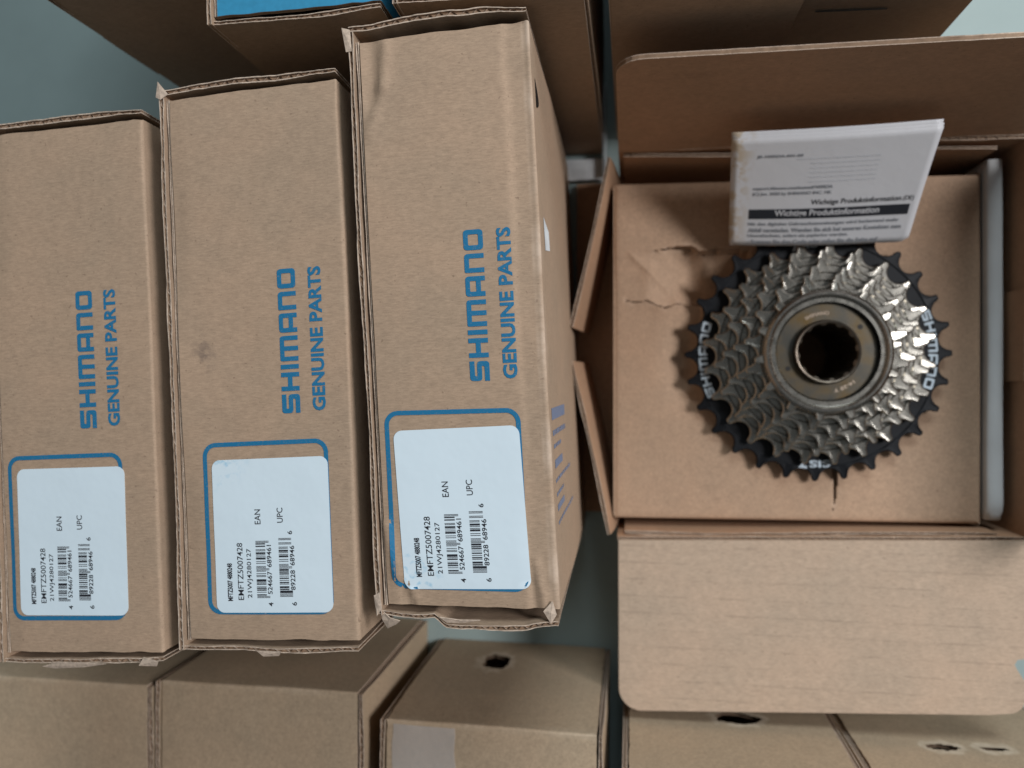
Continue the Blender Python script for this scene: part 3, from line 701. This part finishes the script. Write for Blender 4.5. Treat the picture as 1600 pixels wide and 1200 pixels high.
arc_text(text2d('14-28 T', .02), 14.6, 1.4, 296, 8, 21.42, 'edge', 'stamped_lettering', fw)

# ------------------------------------------------------------------ folded leaflet leaning on the sprockets
P00, P10, P11, P01 = Vector((40.6, 57.6, 51.5)), Vector((109.0, 57.4, 52.5)), Vector((110.6, 92.8, 86.0)), Vector((37.6, 91.8, 85.5))
Nl = (P10 - P00).cross(P01 - P00).normalized()
def leaf(u, v, off=0):
    p = P00.lerp(P10, u).lerp(P01.lerp(P11, u), v)
    b_ = 1.6 * math.sin(math.pi * u) * (1 - .4 * v) + 2.6 * max(0, u - .72) ** 2 * 10 * (1 - v) * .5 - .8 * math.sin(math.pi * v)
    return p + Nl * (b_ + off)
lf = thing('leaflet', 'folded white product information leaflet leaning over the top of the freewheel', 'leaflet', at(75, 75, 0, 50))
linv = lf.matrix_world.inverted()
def lfin(o): o.matrix_parent_inverse = linv; return o
def ucorner(u, v): return u
for k in range(4):
    mb = MB(); o_ = -.26 * k
    du, dv = (0, 0) if k == 0 else (random.uniform(-.006, .006), random.uniform(.0, .02) * (1 if k > 1 else -1))
    def fn(u, v, k=k, o_=o_, du=du, dv=dv):
        vv = v * (1 - .02 * (k == 0)) ; q = leaf(u + du, vv + dv + (.018 if k == 2 else 0), o_ - 1.6 * k * max(0, u - .6) ** 2 * (1 - v) - .5 * k * v * v)
        if v < .12 and u > .94: q = q + (P01 - P00) * (.05 * ((u - .94) / .06) ** 2 * (1 - v / .12))
        return q
    mb.grid(fn, lin(0, 1, 30), lin(0, 1, 18)); lfin(mb.build('sheet', 'paper', lf, .08, -1))
def ltext(s, u0, u1, v0, v1, mkey, bold=0.0, off=.14, name='lettering'):
    vs, fs = text2d(s, bold); mb = MB(); mb.tris([leaf(u0 + tx * (u1 - u0), v0 + ty * (v1 - v0), off) for tx, ty in vs], fs); return lfin(mb.build(name, mkey, lf))
mb = MB(); mb.grid(lambda u, v: leaf(u, v, .12), lin(.10, .955, 24), lin(.255, .345, 3)); lfin(mb.build('title_bar', 'black_ink', lf))
ltext('Wichtige Produktinformation', .24, .80, .265, .337, 'paper', .02, .2)
ltext('Wichtige Produktinformation', .43, .90, .365, .425, 'black_ink', .008); ltext('(DE)', .91, .965, .37, .42, 'black_ink')
for k_, (s_, u1) in enumerate((('Mit den digitalen Gebrauchsanweisungen wird bedeutend mehr', .92), ('Abfall vermieden. Wenden Sie sich bei unseren Kontakten zum', .94), ('Umweltschutz, sofern sie papierlos werden.', .66), ('- Scannen Sie den Code oder rufen Sie die Seite auf', .83))):
    ltext(s_, .10, u1, .185 - k_ * .055, .225 - k_ * .055, 'grey_ink', .03)
ltext('support.shimano.com/manual/100RDA', .115, .53, .515, .552, 'grey_ink', .03); ltext('(C) Jan. 2020 by SHIMANO INC. HK', .115, .53, .465, .502, 'grey_ink', .03)
ltext('JB-100RDA-001-00', .125, .355, .80, .832, 'grey_ink', .03)
for k_ in range(6): ltext('Important product information reverse print', .40 if k_ else .33, .74, .775 - k_ * .04, .795 - k_ * .04, 'faint_ink', .0)

# ------------------------------------------------------------------ folded booklet standing beside the insert
bk = thing('folded_booklet', 'long pale folded booklet standing between the insert and the right wall', 'booklet', at(145, 17))
binv = bk.matrix_world.inverted()
for k in range(3):
    mb = MB(); r = 3.0 - k * .7; zt = 43.6 - .2 * k
    prof = [(-r, 6)] + [(-r + .1, 30)] + [(r * math.cos(R(a)), zt + .55 * r * math.sin(R(a))) for a in lin(180, 0, 14)] + [(r, 30), (r, 6)]
    y0, y1 = -55 + k * .8, 90.5 - k * .9
    mb.grid(lambda i, y: (145.2 + prof[int(i)][0] * (1 + .05 * nz(y, 0, .03, 2)) + .5 * nz(y, 0, .015, k), y, prof[int(i)][1] + .4 * nz(y, 3, .03, k) - (3 * max(0, (-48 - y) / 7) ** 2 if k == 0 and y < -48 else 0)), list(range(len(prof))), lin(y0, y1, 40))
    o = mb.build('sheet', 'booklet', bk, .2, 0); o.matrix_parent_inverse = binv

# ------------------------------------------------------------------ white card strip on the table in the gap
mb = MB(); board(mb, (-36, 99.5, 3.5), (1, 0, 0), (0, 1, 0), 24, 10, 3.0, 8, 4, lambda u, v: (0, .4 * nz(u, v, .3, 2), .3 * nz(u, v, .2, 3)), core=False)
board(mb, (-12.4, 100.5, 2), (0, 1, 0), (0, 0, 1), 44, 8, 1.6, 6, 3, core=False)
tag(mb.build('card_strip', ['white', 'white', 'white']), 'small white card strip on the table under the shaded carton', 'card')
